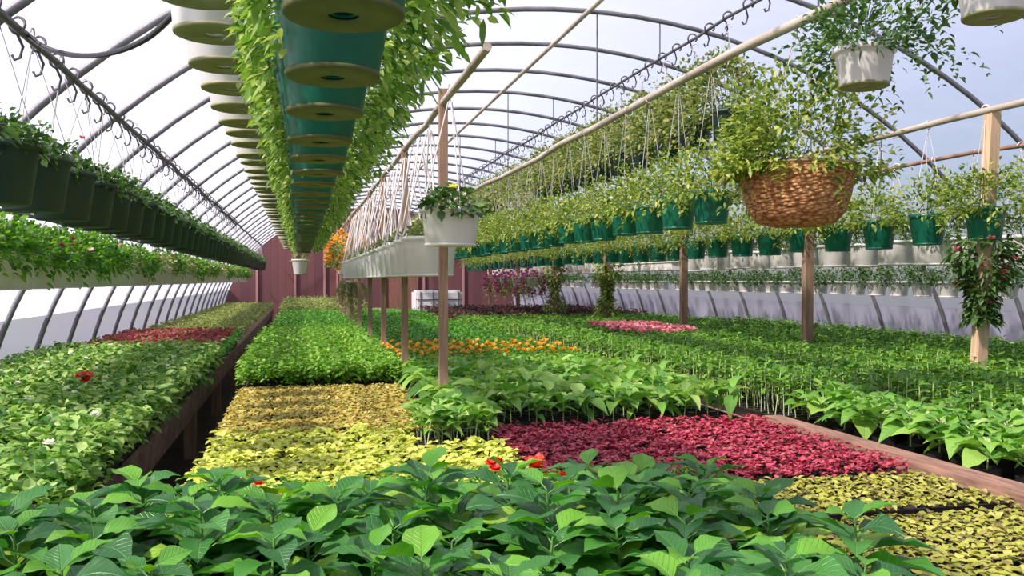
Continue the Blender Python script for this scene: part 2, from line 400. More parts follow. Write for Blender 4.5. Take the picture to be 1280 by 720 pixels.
# arches, each hoop a part of the frame of the place
ORD = ['first', 'second', 'third', 'fourth', 'fifth', 'sixth', 'seventh', 'eighth', 'ninth', 'tenth', 'eleventh', 'twelfth', 'thirteenth',
       'fourteenth', 'fifteenth', 'sixteenth', 'seventeenth', 'eighteenth', 'nineteenth', 'twentieth']
TENS = {20: 'twenty', 30: 'thirty', 40: 'forty', 50: 'fifty', 60: 'sixty', 70: 'seventy', 80: 'eighty', 90: 'ninety'}
TENTH = {30: 'thirtieth', 40: 'fortieth', 50: 'fiftieth', 60: 'sixtieth', 70: 'seventieth', 80: 'eightieth', 90: 'ninetieth'}
def ordw(i):
    n = i + 1
    if n <= 20: return ORD[n - 1]
    if n % 10 == 0: return TENTH[n]
    return TENS[n - n % 10] + '-' + ORD[n % 10 - 1]
ARCH_Y = [7.15 + 1.1 * k for k in range(-8, 20)]
mb = MB()
mb.tube([(arch_pt(math.pi * i / 56, .03)[0], 0, max(0.0, arch_pt(math.pi * i / 56, .03)[1])) for i in range(57)], 0.021, 8)
hoop = mb.mesh('steel_hoop'); hoop.materials.append(M['steel'])
for i, y in enumerate(ARCH_Y):
    o = link('steel_hoop', hoop, None, loc=(0, y, 0))
    tag(o, 'curved steel hoop carrying the white film, %s from the camera end' % ordw(i), 'hoop', 'steel hoops of the tunnel')
mb = MB(); mb.tube([(CX, Y0 + .1, HH - .075), (CX, Y1 - .1, HH - .075)], 0.02)
tag(mb.build('ridge_pipe', M['pipe']), 'long steel ridge pipe running under the tops of the hoops', 'pipe')

# long pipes the pots hang from
def long_pipe(name, x, z, r, y0, y1, mat, label, strap_from=True, hooks=0.0, step=0.5, sag=0.012, straps=True):
    t = empty(name, (x, y0, z), label, 'pipe')
    mb = MB(); n = int((y1 - y0) / step) + 1
    pts = [(random.uniform(-sag, sag) * .6, (y1 - y0) * i / n, random.uniform(-sag, sag)) for i in range(n + 1)]
    mb.tube(pts, r, 8); mb.build('pipe', mat, t)
    for y in ARCH_Y:
        if not straps or y < y0 + .1 or y > y1 - .1 or round((y - 7.15) / 1.1) % 3: continue
        zt = arch_z(x, .03)
        if zt - z < 0.02: continue
        mb = MB(); mb.tube([(0, y - y0, 0), (0, y - y0, zt - z)], 0.006, 6)
        mb.build('strap', M['dark_steel'], t)
    if hooks:
        k = 0
        for yy in np.arange(y0 + .2, min(y1, y0 + hooks), 0.30):
            k += 1
            mb = MB(); h = []
            a0 = random.uniform(-.3, .3)
            for q in range(12):
                a = R(-60 + q * 29)
                h.append((math.cos(a) * .033, yy - y0 + (q - 6) * .004, math.sin(a) * .033 + .01))
            h += [(.012, yy - y0 + .03, -.07), (.0, yy - y0 + .03, -.115), (-.02, yy - y0 + .03, -.125), (-.03, yy - y0 + .03, -.105)]
            mb.tube(h, .0065, 6); mb.build('hook', M['dark_steel'], t)
    return t

# ------------------------------------------------------------------ pots and hanging plants
def pot_profile(rt, rb, h, lip=0.006):
    return [(0.018, 0.0), (rb * .96, 0.0), (rb, .006), (rt - .006, h - .028), (rt - .004, h - .024), (rt + lip, h - .022), (rt + lip + .001, h), (rt - .004, h + .002),
            (rt - .007, h - .01), (rb - .004, .012), (0.018, .012), (0.018, 0.0)]
def pot_mesh(name, rt, rb, h, mat, seg=28):
    mb = MB(); mb.lathe(pot_profile(rt, rb, h), seg); me = mb.mesh(name); me.materials.append(mat); return me
def soil_mesh(r, z):
    mb = MB(); mb.lathe([(0, z + .008), (r * .6, z + .004), (r, z)], 20); me = mb.mesh('soil'); me.materials.append(M['soil']); return me
def saucer_mesh(rb, mat):
    mb = MB(); mb.lathe([(rb * .26, -.003), (rb * .28, -.006), (rb * .97, -.006), (rb * 1.01, -.004), (rb * 1.03, .006), (rb * 1.00, .006), (rb * .97, -.002), (rb * .28, -.002), (rb * .26, -.003)], 32)
    me = mb.mesh('saucer'); me.materials.append(mat); return me
def hanger_mesh(rt, h, top, mat, wires=3, r=0.0022, turn=0.4):
    mb = MB()
    for k in range(wires):
        a = turn + 2 * math.pi * k / wires
        mb.tube([(rt * math.cos(a), rt * math.sin(a), h - .01), (rt * .9 * math.cos(a), rt * .9 * math.sin(a), h + .04),
                 (.012 * math.cos(a), .012 * math.sin(a), top - .07)], r, 5)
    me = mb.mesh('hanger'); me.materials.append(mat); mb = MB()
    me_pts = [(0, 0, top - .08), (0, 0, top - .03)] + [(0, .03 * math.sin(t), top + .004 - .03 * math.cos(t)) for t in np.linspace(0.3, 4.6, 9)]
    mb.tube(me_pts, .0045, 6)
    hk = mb.mesh('hook'); hk.materials.append(mat); return me, hk

def shoots(nsh, length, elev=(10, 80), grav=1.0, per=14, z0=0.0, r0=0.06, spread=1.0, minz=None):
    """points and directions of leaves along arching, drooping shoots"""
    P = []; D = []; paths = []
    for s in range(nsh):
        az = rng.uniform(0, 2 * math.pi); el = R(rng.uniform(*elev)); Ls = length * rng.uniform(.55, 1.1)
        rr = r0 * math.sqrt(rng.uniform(0, 1))
        p = np.array([rr * math.cos(az), rr * math.sin(az), z0]); d = np.array([math.cos(el) * math.cos(az), math.cos(el) * math.sin(az), math.sin(el)])
        path = [p.copy()]; n = per
        for i in range(n):
            d = d + np.array([0, 0, -grav * .16]) + rng.normal(0, .06, 3); d /= np.linalg.norm(d)
            p = p + d * Ls / n
            if minz is not None and p[2] < minz: break
            path.append(p.copy())
            if i > 1 or rng.uniform() < .5:
                for q in (-1, 1):
                    sd = np.cross(d, [0, 0, 1.0]); sd = sd / (np.linalg.norm(sd) + 1e-6) * q
                    dd = sd * rng.uniform(.5, 1.1) + d * .5 + np.array([0, 0, rng.uniform(-.3, .55)]) + rng.normal(0, .25, 3)
                    P.append(p + rng.normal(0, .008, 3)); D.append(dd)
        paths.append(path)
    return np.array(P), np.array(D), paths
def foliage(name, mat, nsh, length, leaf=(.035, .02), elev=(10, 80), grav=1.0, per=14, z0=0.0, r0=0.06, kind=1, droop=.3, squash=(1, 1, 1)):
    P, D, paths = shoots(nsh, length, elev, grav, per, z0, r0)
    P[:, :2] *= squash[:2]
    n = len(P)
    return leaves_mesh(name, P, D, leaf[0] * rng.uniform(.6, 1.25, n), leaf[1] * rng.uniform(.6, 1.25, n), kind, .2, droop, .8, mat), paths
def stems_mesh(paths, r=.002, mat=None, name='stems', step=3):
    mb = MB()
    for p in paths:
        pp = p[::step]
        if len(pp) > 1: mb.tube(pp, r, 4, cap=False)
    me = mb.mesh(name); me.materials.append(mat or M['stem']); return me

class PotKind:
    """a family of one hanging pot: the first is built, the rest are copies"""
    def __init__(s, rt, rb, h, potmat, hang_top, fols, saucer=None, wire='wire', wires=3, soil_drop=.02, flowers=None, wr=.0022, stems=None):
        s.cname = {'white_plastic': 'white_hanging_pot'}.get(potmat.name, 'green_hanging_pot')
        s.pot = pot_mesh('pot', rt, rb, h, potmat); s.soil = soil_mesh(rt - .012, h - soil_drop)
        s.saucer = saucer_mesh(rb, saucer) if saucer else None
        s.hang = hanger_mesh(rt, h, hang_top, M[wire], wires, wr); s.fols = fols; s.flowers = flowers; s.protos = {}; s.h = h; s.stems = stems
    def place(s, loc, label, group, cat='hanging plant', name=None, flower=None):
        vi = random.randrange(len(s.fols)); key = (vi, flower)
        if name is None: name = s.cname
        if key not in s.protos:
            t = empty(name, (0, 0, 0), label, cat, group)
            link('pot', s.pot, None, t); link('soil', s.soil, None, t)
            if s.saucer: link('saucer', s.saucer, None, t)
            link('hook', s.hang[1], None, link('hanger', s.hang[0], None, t))
            link('foliage', s.fols[vi], None, t, (0, 0, s.h - .02))
            if s.stems: link('stems', s.stems[vi], None, t, (0, 0, s.h - .02))
            if flower is not None: link('flowers', s.flowers[flower], None, t, (0, 0, s.h - .02))
            s.protos[key] = t; o = t
        else:
            o = copy_tree(s.protos[key])
        o.location = loc; o.rotation_euler = (0, 0, random.uniform(0, 6.28)); tag(o, label, cat, group)
        return o
def dome(mat, n, r, h, skirt=.08, leaf=(.035, .02), z0=0.0, trail=0, tl=.2, kind=1, ysq=1.0):
    # clumpy mound of leaves with twigs, a few trailing shoots over the rim
    nc = 26
    az = rand_az(nc); ce = rng.uniform(-.1, 1, nc)
    cd = np.column_stack([np.cos(az) * np.sqrt(np.maximum(0, 1 - ce ** 2)), np.sin(az) * np.sqrt(np.maximum(0, 1 - ce ** 2)), ce])
    cr = rng.uniform(.62, 1.05, nc)
    k = rng.integers(0, nc, n)
    v = nrm(cd[k] + rng.normal(0, .30, (n, 3))); rad = cr[k] * rng.uniform(.35, 1.05, n) ** .45
    P = v * rad[:, None]; P[:, :2] *= r; P[:, 2] = np.where(P[:, 2] > 0, P[:, 2] * h, P[:, 2] * skirt) + z0
    P[:, 1] *= ysq
    D = v + rng.normal(0, .55, (n, 3)) + np.array([0, 0, .15])
    paths = [[np.array([cd[i][0] * .03, cd[i][1] * .03, z0]), np.array([cd[i][0] * r * .4, cd[i][1] * r * .4 * ysq, z0 + max(.03, cd[i][2] * h * .6)]), np.array([cd[i][0] * r * cr[i] * .9, cd[i][1] * r * cr[i] * .9 * ysq, z0 + max(0.0, cd[i][2]) * h * cr[i] * .95])] for i in range(nc)]
    if trail:
        P2, D2, p2 = shoots(trail, tl, (-10, 35), 1.1, 9, z0, r * .6)
        P2[:, 1] *= ysq
        P = np.vstack([P, P2]); D = np.vstack([D, D2])
    m = len(P)
    return leaves_mesh('foliage', P, D, leaf[0] * rng.uniform(.55, 1.3, m), leaf[1] * rng.uniform(.55, 1.3, m), kind, .2, .3, .8, mat), paths
def dome_set(k, **kw):
    out = [dome(**kw) for _ in range(k)]
    return [o[0] for o in out], [stems_mesh(o[1], .002, step=1) for o in out]
def fol_set(k, name='foliage', **kw):
    out = [foliage(name, **kw) for _ in range(k)]
    return [o[0] for o in out], [stems_mesh(o[1]) for o in out]

H = CAM_H
# overhead dark-to-mid green pots, straight above the camera line
long_pipe('hanging_pipe', 0.07, H + 1.10, .018, 1.2, 17, M['pipe'], 'long pipe directly above the overhead row of green pots')
def side_foliage():
    # bushy, hanging out to both sides of the row at pot height
    P = []
    for sd, nn, ext in ((-1, 520, .11), (1, 560, .24)):
        a = rng.uniform(0, 1, nn) ** .8; x = sd * (.13 + ext * a * .62 * rng.uniform(.7, 1.15, nn)); y = rng.normal(0, .14, nn)
        z = -.02 + rng.uniform(-.23, .20, nn) * (1 - .45 * a)
        P.append(np.column_stack([x, y, z]))
    P = np.vstack(P + [np.column_stack([rng.normal(0, .1, 160), rng.normal(0, .1, 160), rng.uniform(.02, .2, 160)])])
    D = nrm(P * [1, .6, .3]) + rng.normal(0, .55, P.shape); n = len(P)
    ps = []
    for q in range(14):
        sd = -1 if q % 2 else 1; y = rng.normal(0, .12); e = rng.uniform(.16, .2) if sd < 0 else rng.uniform(.22, .33); zz = rng.uniform(-.2, .12)
        ps.append([(sd * .05, y * .4, 0), (sd * .13, y * .7, .05), (sd * .2, y, .04 + zz * .3), (sd * e, y * 1.2, zz)])
    return leaves_mesh('foliage', P, D, .034 * rng.uniform(.5, 1.3, n), .019 * rng.uniform(.6, 1.3, n), 1, .2, .3, .8, LF['hang_bright']), stems_mesh(ps, .002, step=1)
FS = [side_foliage() for _ in range(5)]; F = [a for a, b in FS]; S = [b for a, b in FS]
ok = PotKind(.146, .104, .235, M['green_pot'], .64, F, M['olive'], 'wire', stems=S)
y = 1.58; i = 0
while y < 15.6:
    o = ok.place((.07 + random.uniform(-.008, .008), y, H + .46 + random.uniform(-.006, .006)), 'green pot with saucer in the overhead row, %s from the camera' % ordw(i), 'green pots hanging overhead'); o.rotation_euler = (0, 0, random.choice((0, math.pi)) * 0 + random.uniform(-.15, .15))
    y += .47; i += 1
# white row beside them, a little higher
long_pipe('hanging_pipe', -.27, H + 1.42, .018, 1.6, 27.5, M['pipe'], 'long pipe above the overhead row of white pots')
F, S = dome_set(3, mat=LF['hang_bright'], n=260, r=.19, h=.24, skirt=.02, leaf=(.036, .022))
ok = PotKind(.150, .125, .21, M['white_pot'], .61, F, M['olive_pale'], 'wire', stems=S)
y = 2.62; i = 0
while y < 24:
    ok.place((-.27, y, H + .80 + random.uniform(-.008, .008)), 'white pot with pale saucer in the overhead row, %s from the camera' % ordw(i), 'white pots hanging overhead')
    y += .415; i += 1
one = PotKind(.14, .105, .26, M['white_pot'], 1.0, F, M['olive_pale'], 'wire')
one.place((.0, 16.0, H + .10), 'small white pot hanging alone below the far end of the overhead green row', None)

# left row: dark pots on the pipe with hooks
long_pipe('hanging_pipe', -1.12, 2.43, .017, 2.6, 28.3, M['dark_steel'], 'dark pipe with curled hooks crossing the bright left roof', hooks=14)
F1, S1 = dome_set(4, mat=LF['hang_dark'], n=260, r=.20, h=.17, skirt=.05, leaf=(.045, .028))
FL = [flowers_mesh('flowers', np.array([[rng.normal(0, .09), rng.normal(0, .09), rng.uniform(.10, .16)] for _ in range(3)]), .018, LF[c]) for c in ('f_dusty', 'f_white')]
ok = PotKind(.152, .118, .23, M['dark_pot_shaded'], .76, F1, None, 'wire', flowers=FL, stems=S1)
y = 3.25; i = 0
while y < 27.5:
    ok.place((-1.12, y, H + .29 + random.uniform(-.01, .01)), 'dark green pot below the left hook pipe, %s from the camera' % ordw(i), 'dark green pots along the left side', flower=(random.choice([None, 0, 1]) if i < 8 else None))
    y += .48; i += 1
# left lower row: white pots with bright foliage spilling over
long_pipe('hanging_pipe', -1.64, 1.80, .014, 3.6, 28.3, M['steel'], 'thin pipe above the white pots by the left wall')
F1, S1 = dome_set(5, mat=LF['left_mix'], n=1100, r=.30, h=.25, skirt=.20, leaf=(.045, .03))
F2, S2 = dome_set(2, mat=LF['olive'], n=420, r=.24, h=.20, skirt=.10, leaf=(.04, .028))
FLW = [flowers_mesh('flowers', np.array([[rng.normal(0, .13), rng.normal(0, .13), rng.uniform(.06, .14)] for _ in range(9)]), .02, LF[c]) for c in ('f_dusty', 'f_blush', 'f_white')]
okA = PotKind(.165, .135, .20, M['white_pot'], .45, F1, M['white_pot'], 'wire', flowers=FLW, stems=S1)
okB = PotKind(.165, .135, .20, M['white_pot'], .45, F2, M['white_pot'], 'wire', flowers=FLW, stems=S2)
y = 4.4; i = 0
while y < 27.5:
    k = okA if (y < 8 or random.random() < .35) else okB
    k.place((-1.64, y, H - .05), 'white pot with spilling plant by the left wall, %s from the camera' % ordw(i), 'white pots along the left wall', flower=random.choice([None, None, 0, 1, 2]))
    y += .40; i += 1

# black hose looping from the left pipe to the overhead white row
mb = MB()
hp = [(-1.12, 4.1, 2.44), (-1.02, 4.0, 2.35), (-.86, 3.85, 2.29), (-.70, 3.65, 2.26), (-.55, 3.45, 2.265), (-.45, 3.30, 2.30), (-.37, 3.2, 2.36), (-.31, 3.12, 2.45)]
def smooth_path(p, it=2):
    p = [Vector(a) for a in p]
    for _ in range(it):
        q = [p[0]]
        for a, b in zip(p, p[1:]): q += [a * .75 + b * .25, a * .25 + b * .75]
        q.append(p[-1]); p = q
    return p
mb.tube(smooth_path(hp), .011, 8)
tag(mb.build('drip_hose', M['black']), 'black hose sagging from the left pipe towards the overhead white pots', 'hose')

# centre row on wooden posts
long_pipe('hanging_pipe', .80, H + 1.02, .020, 3.80, 20, M['pipe'], 'pipe on the centre row of posts, hung with white hangers', straps=False)
def post(x, y, z1, w_, mat, label, group, lean=(0, 0), name='wooden_post'):
    mb = MB(); h = w_ / 2
    vs = [(-h, -h, 0), (h, -h, 0), (h, h, 0), (-h, h, 0)] + [(a + lean[0], b + lean[1], z1) for a, b in ((-h, -h), (h, -h), (h, h), (-h, h))]
    mb.add(vs, [(0, 3, 2, 1), (4, 5, 6, 7), (0, 1, 5, 4), (1, 2, 6, 5), (2, 3, 7, 6), (3, 0, 4, 7)])
    o = mb.build(name, mat, loc=(x, y, 0)); tag(o, label, 'post', group); return o
for i, y in enumerate((5.03, 6.95, 8.75, 10.5, 12.4, 14.3, 16.2, 18.2)):
    post(.798, y, H + 1.04 if i else H + 1.09, .048, M['wood'], 'slim wooden post carrying the centre pipe, %s from the camera' % ordw(i), 'posts of the centre row')
Fd, Sd = dome_set(2, mat=LF['hang_dark'], n=230, r=.21, h=.19, skirt=.03, leaf=(.055, .04))
yf = [flowers_mesh('flowers', np.array([[-.06, -.15, .12]]), .036, LF['f_yellow'], 8)]
okc = PotKind(.160, .138, .20, M['white_pot'], .85, Fd, M['white_pot'], 'white_wire', 3, flowers=yf, wr=.004, stems=Sd)
o = okc.place((.80, 4.79, H + .19), 'large white pot with one yellow flower hanging before the nearest centre post', None, flower=0); o.rotation_euler = (0, 0, .3)
Fc, Sc = dome_set(3, mat=LF['olive'], n=150, r=.17, h=.15, skirt=.02, leaf=(.04, .028))
okc = PotKind(.176, .152, .24, M['white_pot'], .99, Fc, M['white_pot'], 'white_wire', 4, wr=.006, stems=Sc)
y = 5.6; i = 0
while y < 14:
    okc.place((.80, y, H + .03), 'white pot on white hanger in the centre row, %s behind the yellow flowered pot' % ordw(i), 'white pots of the centre row')
    y += .44; i += 1
Fo, So = dome_set(2, mat=LF['hang_pale'], n=500, r=.42, h=.55, skirt=.15, leaf=(.06, .04))
def cloud_pts(n, r, z): 
    v = nrm(rng.normal(0, 1, (n, 3))) * rng.uniform(.75, 1.02, (n, 1)); v[:, 2] = v[:, 2] * z[1] + z[0]; v[:, :2] *= r
    return v
OF = [flowers_mesh('flowers', cloud_pts(90, .42, (.2, .36)), .045, LF['f_orange'])]
oko = PotKind(.14, .11, .19, M['white_pot'], .90, Fo, M['white_pot'], 'white_wire', 3, flowers=OF, stems=So)
for i, y in enumerate((14.9, 15.8, 16.7)):
    oko.place((.80, y, H + .12), 'hanging pot covered in orange flowers at the far centre row, %s of three' % ordw(i), 'orange flowered pots', flower=0)
BFm = [flowers_mesh('flowers', cloud_pts(110, .24, (-.22, .36)), .035, LF['f_blush'])]
Fb, Sb = fol_set(1, mat=LF['olive'], nsh=40, length=.5, leaf=(.035, .022), elev=(-20, 40), grav=1.4, per=14, r0=.1)
okb = PotKind(.13, .10, .17, M['white_pot'], 1.20, Fb, M['white_pot'], 'white_wire', 3, flowers=BFm, stems=Sb)
okb.place((.80, 14.4, H - .18), 'trailing plant with pale pink blossom hanging low in the centre row', None, flower=0)

# right side: big beige pipe with green pots, the coir basket and two white pots
long_pipe('hanging_pipe', 2.45, H + 1.30, .028, 2.0, 25, M['pipe'], 'thick pale pipe above the long row of green pots on the right', sag=.02, step=.9)
Fr, Sr = dome_set(5, mat=LF['hang'], n=1100, r=.31, h=.38, skirt=.07, leaf=(.038, .021), trail=5, tl=.2)
FW = [flowers_mesh('flowers', cloud_pts(8, .2, (.12, .14)), .016, LF['f_white'])]
ok = PotKind(.125, .095, .19, M['green_pot'], .96, Fr, M['green_pot'], 'wire', flowers=FW, stems=Sr)
y = 5.0; i = 0
while y < 24:
    ok.place((2.45, y, H + .34 + random.uniform(-.01, .01)), 'green pot below the thick pale pipe, %s behind the coir basket' % ordw(i), 'green pots of the middle right row', flower=random.choice([None, None, 0]))
    y += .49; i += 1
# upper row behind the pipe
long_pipe('hanging_pipe', 3.02, H + 1.90, .012, 3.0, 25, M['dark_steel'], 'thin dark pipe near the ridge on the right with hooks', hooks=14)
Fu, Su = dome_set(5, mat=LF['hang_pale'], n=1700, r=.38, h=.50, skirt=.32, leaf=(.044, .027), trail=14, tl=.36)
oku = PotKind(.13, .10, .20, M['dark_pot_shaded'], .80, Fu, M['dark_pot_shaded'], 'wire', stems=Su)
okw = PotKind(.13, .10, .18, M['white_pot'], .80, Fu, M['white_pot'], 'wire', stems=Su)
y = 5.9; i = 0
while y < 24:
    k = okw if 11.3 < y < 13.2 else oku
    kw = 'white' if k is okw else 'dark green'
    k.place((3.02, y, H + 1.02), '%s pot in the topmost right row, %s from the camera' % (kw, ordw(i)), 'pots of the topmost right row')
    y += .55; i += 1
# coir basket
t = empty('coir_basket', (2.45, 4.04, H + .27), 'big round brown coir basket with a bushy plant hanging on the right', 'hanging basket')
mb = MB(); mb.lathe([(0, 0), (.12, .0), (.19, .018), (.235, .07), (.262, .15), (.285, .27), (.29, .30), (.277, .305), (.262, .27), (.23, .15), (.18, .06), (0, .04)], 48)
bk = mb.build('basket', M['coir'], t)
mb = MB()
for q in range(4):
    pass
mb.tube([(.288 * math.cos(a), .288 * math.sin(a), .30) for a in np.linspace(0, 2 * math.pi, 41)], .007, 6, cap=False); mb.build('rim_wire', M['rust'], t)
link('soil', soil_mesh(.262, .27), None, t); hm = hanger_mesh(.285, .30, 1.03, M['wire'], 4, .003); link('hook', hm[1], None, link('hanger', hm[0], None, t))
fb, pb = dome(LF['hang'], 5200, .47, .54, .06, leaf=(.040, .023), trail=14, tl=.3)
link('foliage', fb, None, t, (0, 0, .28)); link('stems', stems_mesh(pb, step=1), None, t, (0, 0, .28))
# two white pots hanging high at the right
Ft, St = dome_set(2, mat=LF['hang_dark'], n=1100, r=.33, h=.34, skirt=.10, leaf=(.036, .021), trail=14, tl=.36)
okt = PotKind(.130, .105, .165, M['white_pot'], .41, Ft, M['olive_pale'], 'wire', stems=St)
okt.place((2.45, 3.49, H + .865), 'white pot with bushy dark plant hanging above the coir basket', None)
okt.place((2.45, 2.73, H + .955), 'white pot cut by the top edge of the photo at the far right', None)

# row two on the posts, green
long_pipe('hanging_pipe', 4.48, H + 1.13, .024, 3.0, 25, M['pipe'], 'pale pipe on the right posts above a row of green pots')
Fg, Sg = dome_set(5, mat=LF['hang'], n=1100, r=.33, h=.36, skirt=.06, leaf=(.042, .022), trail=6, tl=.24)
ok = PotKind(.132, .10, .215, M['green_pot'], .87, Fg, M['green_pot'], 'white_wire', stems=Sg)
y = 4.50; i = 0
while y < 24:
    ok.place((4.48, y, H + .26 + random.uniform(-.02, .02)), 'green pot below the pipe on the right posts, %s from the camera' % ordw(i), 'green pots on the right posts')
    y += .56; i += 1
# row three white
long_pipe('hanging_pipe', 5.2, H + 1.0, .017, 4.0, 25, M['rust'], 'rusty brown pipe above the large white pots at the right')
Fh, Sh = dome_set(3, mat=LF['hang_dark'], n=320, r=.22, h=.24, skirt=.03, leaf=(.04, .022))
ok = PotKind(.165, .15, .21, M['white_pot'], .87, Fh, M['white_pot'], 'white_wire', stems=Sh)
y = 5.05; i = 0
while y < 11.4:
    ok.place((5.2, y, H + .13 + random.uniform(-.012, .012)), 'wide white pot behind the green row on the right, %s from the camera' % ordw(i), 'wide white pots at the right')
    y += .47; i += 1
t = empty('trough_planter', (5.2, 12.9, H + .13), 'long pale trough planter hanging beyond the wide white pots', 'planter')
mb = MB(); mb.box((0, 0, .065), (.2, 2.5, .13), bev=.01); mb.box((0, 0, .125), (.23, 2.54, .02), bev=.005); mb.build('trough', M['white_pot'], t)
mb = MB()
for q in (-1.1, 0, 1.1): mb.tube([(0, q, .12), (0, q, .88)], .003, 5)
mb.build('hanger', M['wire'], t)
P = np.column_stack([rng.uniform(-.1, .1, 900), rng.uniform(-1.25, 1.25, 900), rng.uniform(.12, .26, 900)])
link('foliage', leaves_mesh('foliage', P, rng.normal(0, 1, (900, 3)), np.full(900, .05), np.full(900, .025), 1, mat=LF['hang']), None, t)
y = 14.6
while y < 24:
    ok.place((5.2, y, H + .13), 'wide white pot far down the right side, %s beyond the pale trough' % ordw(int(round((y - 14.6) / .47))), 'far wide white pots'); y += .47
# row four small white pots by the right wall
long_pipe('hanging_pipe', 6.2, 1.92, .014, 5.0, 25, M['steel'], 'thin pipe by the right wall above the small white pots')
Fi, Si = dome_set(4, mat=LF['hang_dark'], n=420, r=.22, h=.24, skirt=.05, leaf=(.04, .024))
ok = PotKind(.112, .085, .15, M['white_pot'], .68, Fi, M['white_pot'], 'wire', stems=Si)
y = 6.0; i = 0
while y < 24:
    if random.random() > .07:
        ok.place((6.2, y, H - .165), 'small white pot hanging by the right wall, %s from the camera' % ordw(i), 'small white pots by the right wall'); i += 1
    y += .37
# pink flowered pots low in the background
PM = [flowers_mesh('flowers', cloud_pts(110, .30, (-.08, .28)), .036, LF['f_magenta'])]
okp = PotKind(.14, .11, .17, M['white_pot'], 1.30, Fb, M['white_pot'], 'wire', flowers=PM)
for i, y in enumerate((15.9, 17.0, 18.1, 19.2)):
    okp.place((4.2, y, H - .12), 'white pot with trailing magenta flowers low in the background, %s from the camera' % ordw(i), 'magenta flowered pots', flower=0)
long_pipe('hanging_pipe', 4.2, H + 1.18, .012, 15, 20, M['steel'], 'short thin pipe above the magenta flowered pots')

# posts of the right row with climbers
for i, (y, m_, ln) in enumerate(((5.17, 'wood_pale', (.03, -.14)), (7.2, 'wood', (0, 0)), (9.87, 'wood', (0, 0)), (12.6, 'wood', (0, 0)), (15.4, 'wood', (0, 0)), (18.2, 'wood', (0, 0)), (21, 'wood', (0, 0)))):
    if i in (0, 3, 4): continue
    post(4.48, y, H + 1.13, .075 if i < 2 else .075, M[m_], 'wooden post under the right green pots, %s' % ('nearest bare one' if i == 1 else 'at %s place behind the nearest bare one' % ordw(i - 2)), 'posts of the right row', ln)
def climber_post(x, y, mat, matleaf, label, z0, z1, rad, ln=(0, 0), fmat=None, n=900, w_=.085):
    t = empty('climber_post', (x, y, 0), label, 'post')
    p = post(0, 0, H + 1.13, w_, mat, '', None, ln, 'post'); p.parent = t
    for k in ('label', 'category'):
        if k in p: del p[k]
    zz = rng.uniform(z0, z1, n); az = rand_az(n); rr = rad * (rng.uniform(.35, 1, n)) * (.75 + .35 * np.sin(zz * 9))
    P = np.column_stack([np.cos(az) * rr + ln[0] * zz / 2.5, np.sin(az) * rr + ln[1] * zz / 2.5, zz])
    D = np.column_stack([np.cos(az), np.sin(az), rng.uniform(-.8, .6, n)]) + rng.normal(0, .4, (n, 3))
    link('climbing_foliage', leaves_mesh('climbing_foliage', P, D, .06 * rng.uniform(.6, 1.2, n), .042 * rng.uniform(.6, 1.2, n), 1, mat=matleaf), None, t)
    mb = MB()
    for q in range(3):
        mb.tube([(math.cos(q * 2.1 + z * 5) * .07 + ln[0] * z / 2.5, math.sin(q * 2.1 + z * 5) * .07 + ln[1] * z / 2.5, z) for z in np.linspace(z0, z1, 24)], .005, 5)
    mb.build('vine', M['stem'], t)
    if fmat:
        k = rng.integers(0, n, 26)
        link('flowers', flowers_mesh('flowers', P[k] * [1.15, 1.15, 1], .035, fmat), None, t)
climber_post(4.48, 5.17, M['wood_pale'], LF['hang_dark'], 'pale post wrapped in a dark climber with dull red blooms, far right', 1.10, 1.68, .22, (.03, -.14), LF['f_dusty'], 900, .075)
climber_post(4.48, 12.6, M['wood'], LF['hang'], 'post wrapped in green climber, nearer of the two in the background', .85, 1.65, .20)
climber_post(4.48, 15.4, M['wood'], LF['olive'], 'post wrapped in green climber, farther of the two in the background', .85, 1.65, .20)

# white tank in the background
t = empty('water_tank', (3.35, 22.2, 0), 'white square tank standing on the floor beyond the centre posts', 'tank')
mb = MB(); mb.box((0, 0, .62), (1.15, .95, 1.05), bev=.05)
mb.build('body', M['tank'], t)
mb = MB()
for q in (-.3, 0, .3): mb.tube([(-.58, -.485, .62 + q), (.58, -.485, .62 + q)], .012)
for q in (-.47, -.16, .16, .47): mb.tube([(q, -.49, .12), (q, -.49, 1.12)], .012)
mb.build('cage', M['steel'], t)
mb = MB(); mb.box((0, 0, .06), (1.0, 1.0, .12), bev=.01); mb.build('pallet', M['wood'], t)
mb = MB(); mb.lathe([(0, .06), (.1, .06), (.11, .04), (.11, 0)], 20, (0, 0, 1.12)); mb.build('cap', M['black'], t)

# ------------------------------------------------------------------ benches
BZ = 0.55
def bench(x0, x1, y0, y1, label, kerb_side=None, kerb_mat='bench_side', depth=.16):
    t = empty('plant_bench', ((x0 + x1) / 2, y0, 0), label, 'bench')
    w_ = x1 - x0; l = y1 - y0
    mb = MB(); n = int(l / .14)
    for i in range(n): mb.box((0, (i + .5) * l / n, BZ - .02), (w_ - .04, l / n - .012, .036))
    mb.build('top', M['wood'], t)
    for sgn in (-1, 1):
        mb = MB(); mb.box((sgn * (w_ / 2 - .012), l / 2, BZ - depth / 2 + .012), (.03, l, depth), bev=.004)
        mb.build('side_board', M[kerb_mat] if sgn == kerb_side else M['bench_side'], t)
    for yy in (0.012, l - .012):
        mb = MB(); mb.box((0, yy, BZ - depth / 2 + .012), (w_ - .05, .03, depth)); mb.build('end_board', M['bench_side'], t)
    yy = .3
    while yy < l:
        for sgn in (-1, 1):
            mb = MB(); mb.box((sgn * (w_ / 2 - .08), yy, (BZ - .04) / 2), (.09, .09, BZ - .04)); mb.build('leg', M['wood'], t)
        yy += 2.2
    return t
bench(-2.12, -.76, 2.65, 27.2, 'long wooden bench of flowers along the left wall')
bench(-.42, 2.52, 2.62, 27.2, 'long wooden centre bench between the aisle and the reddish board')
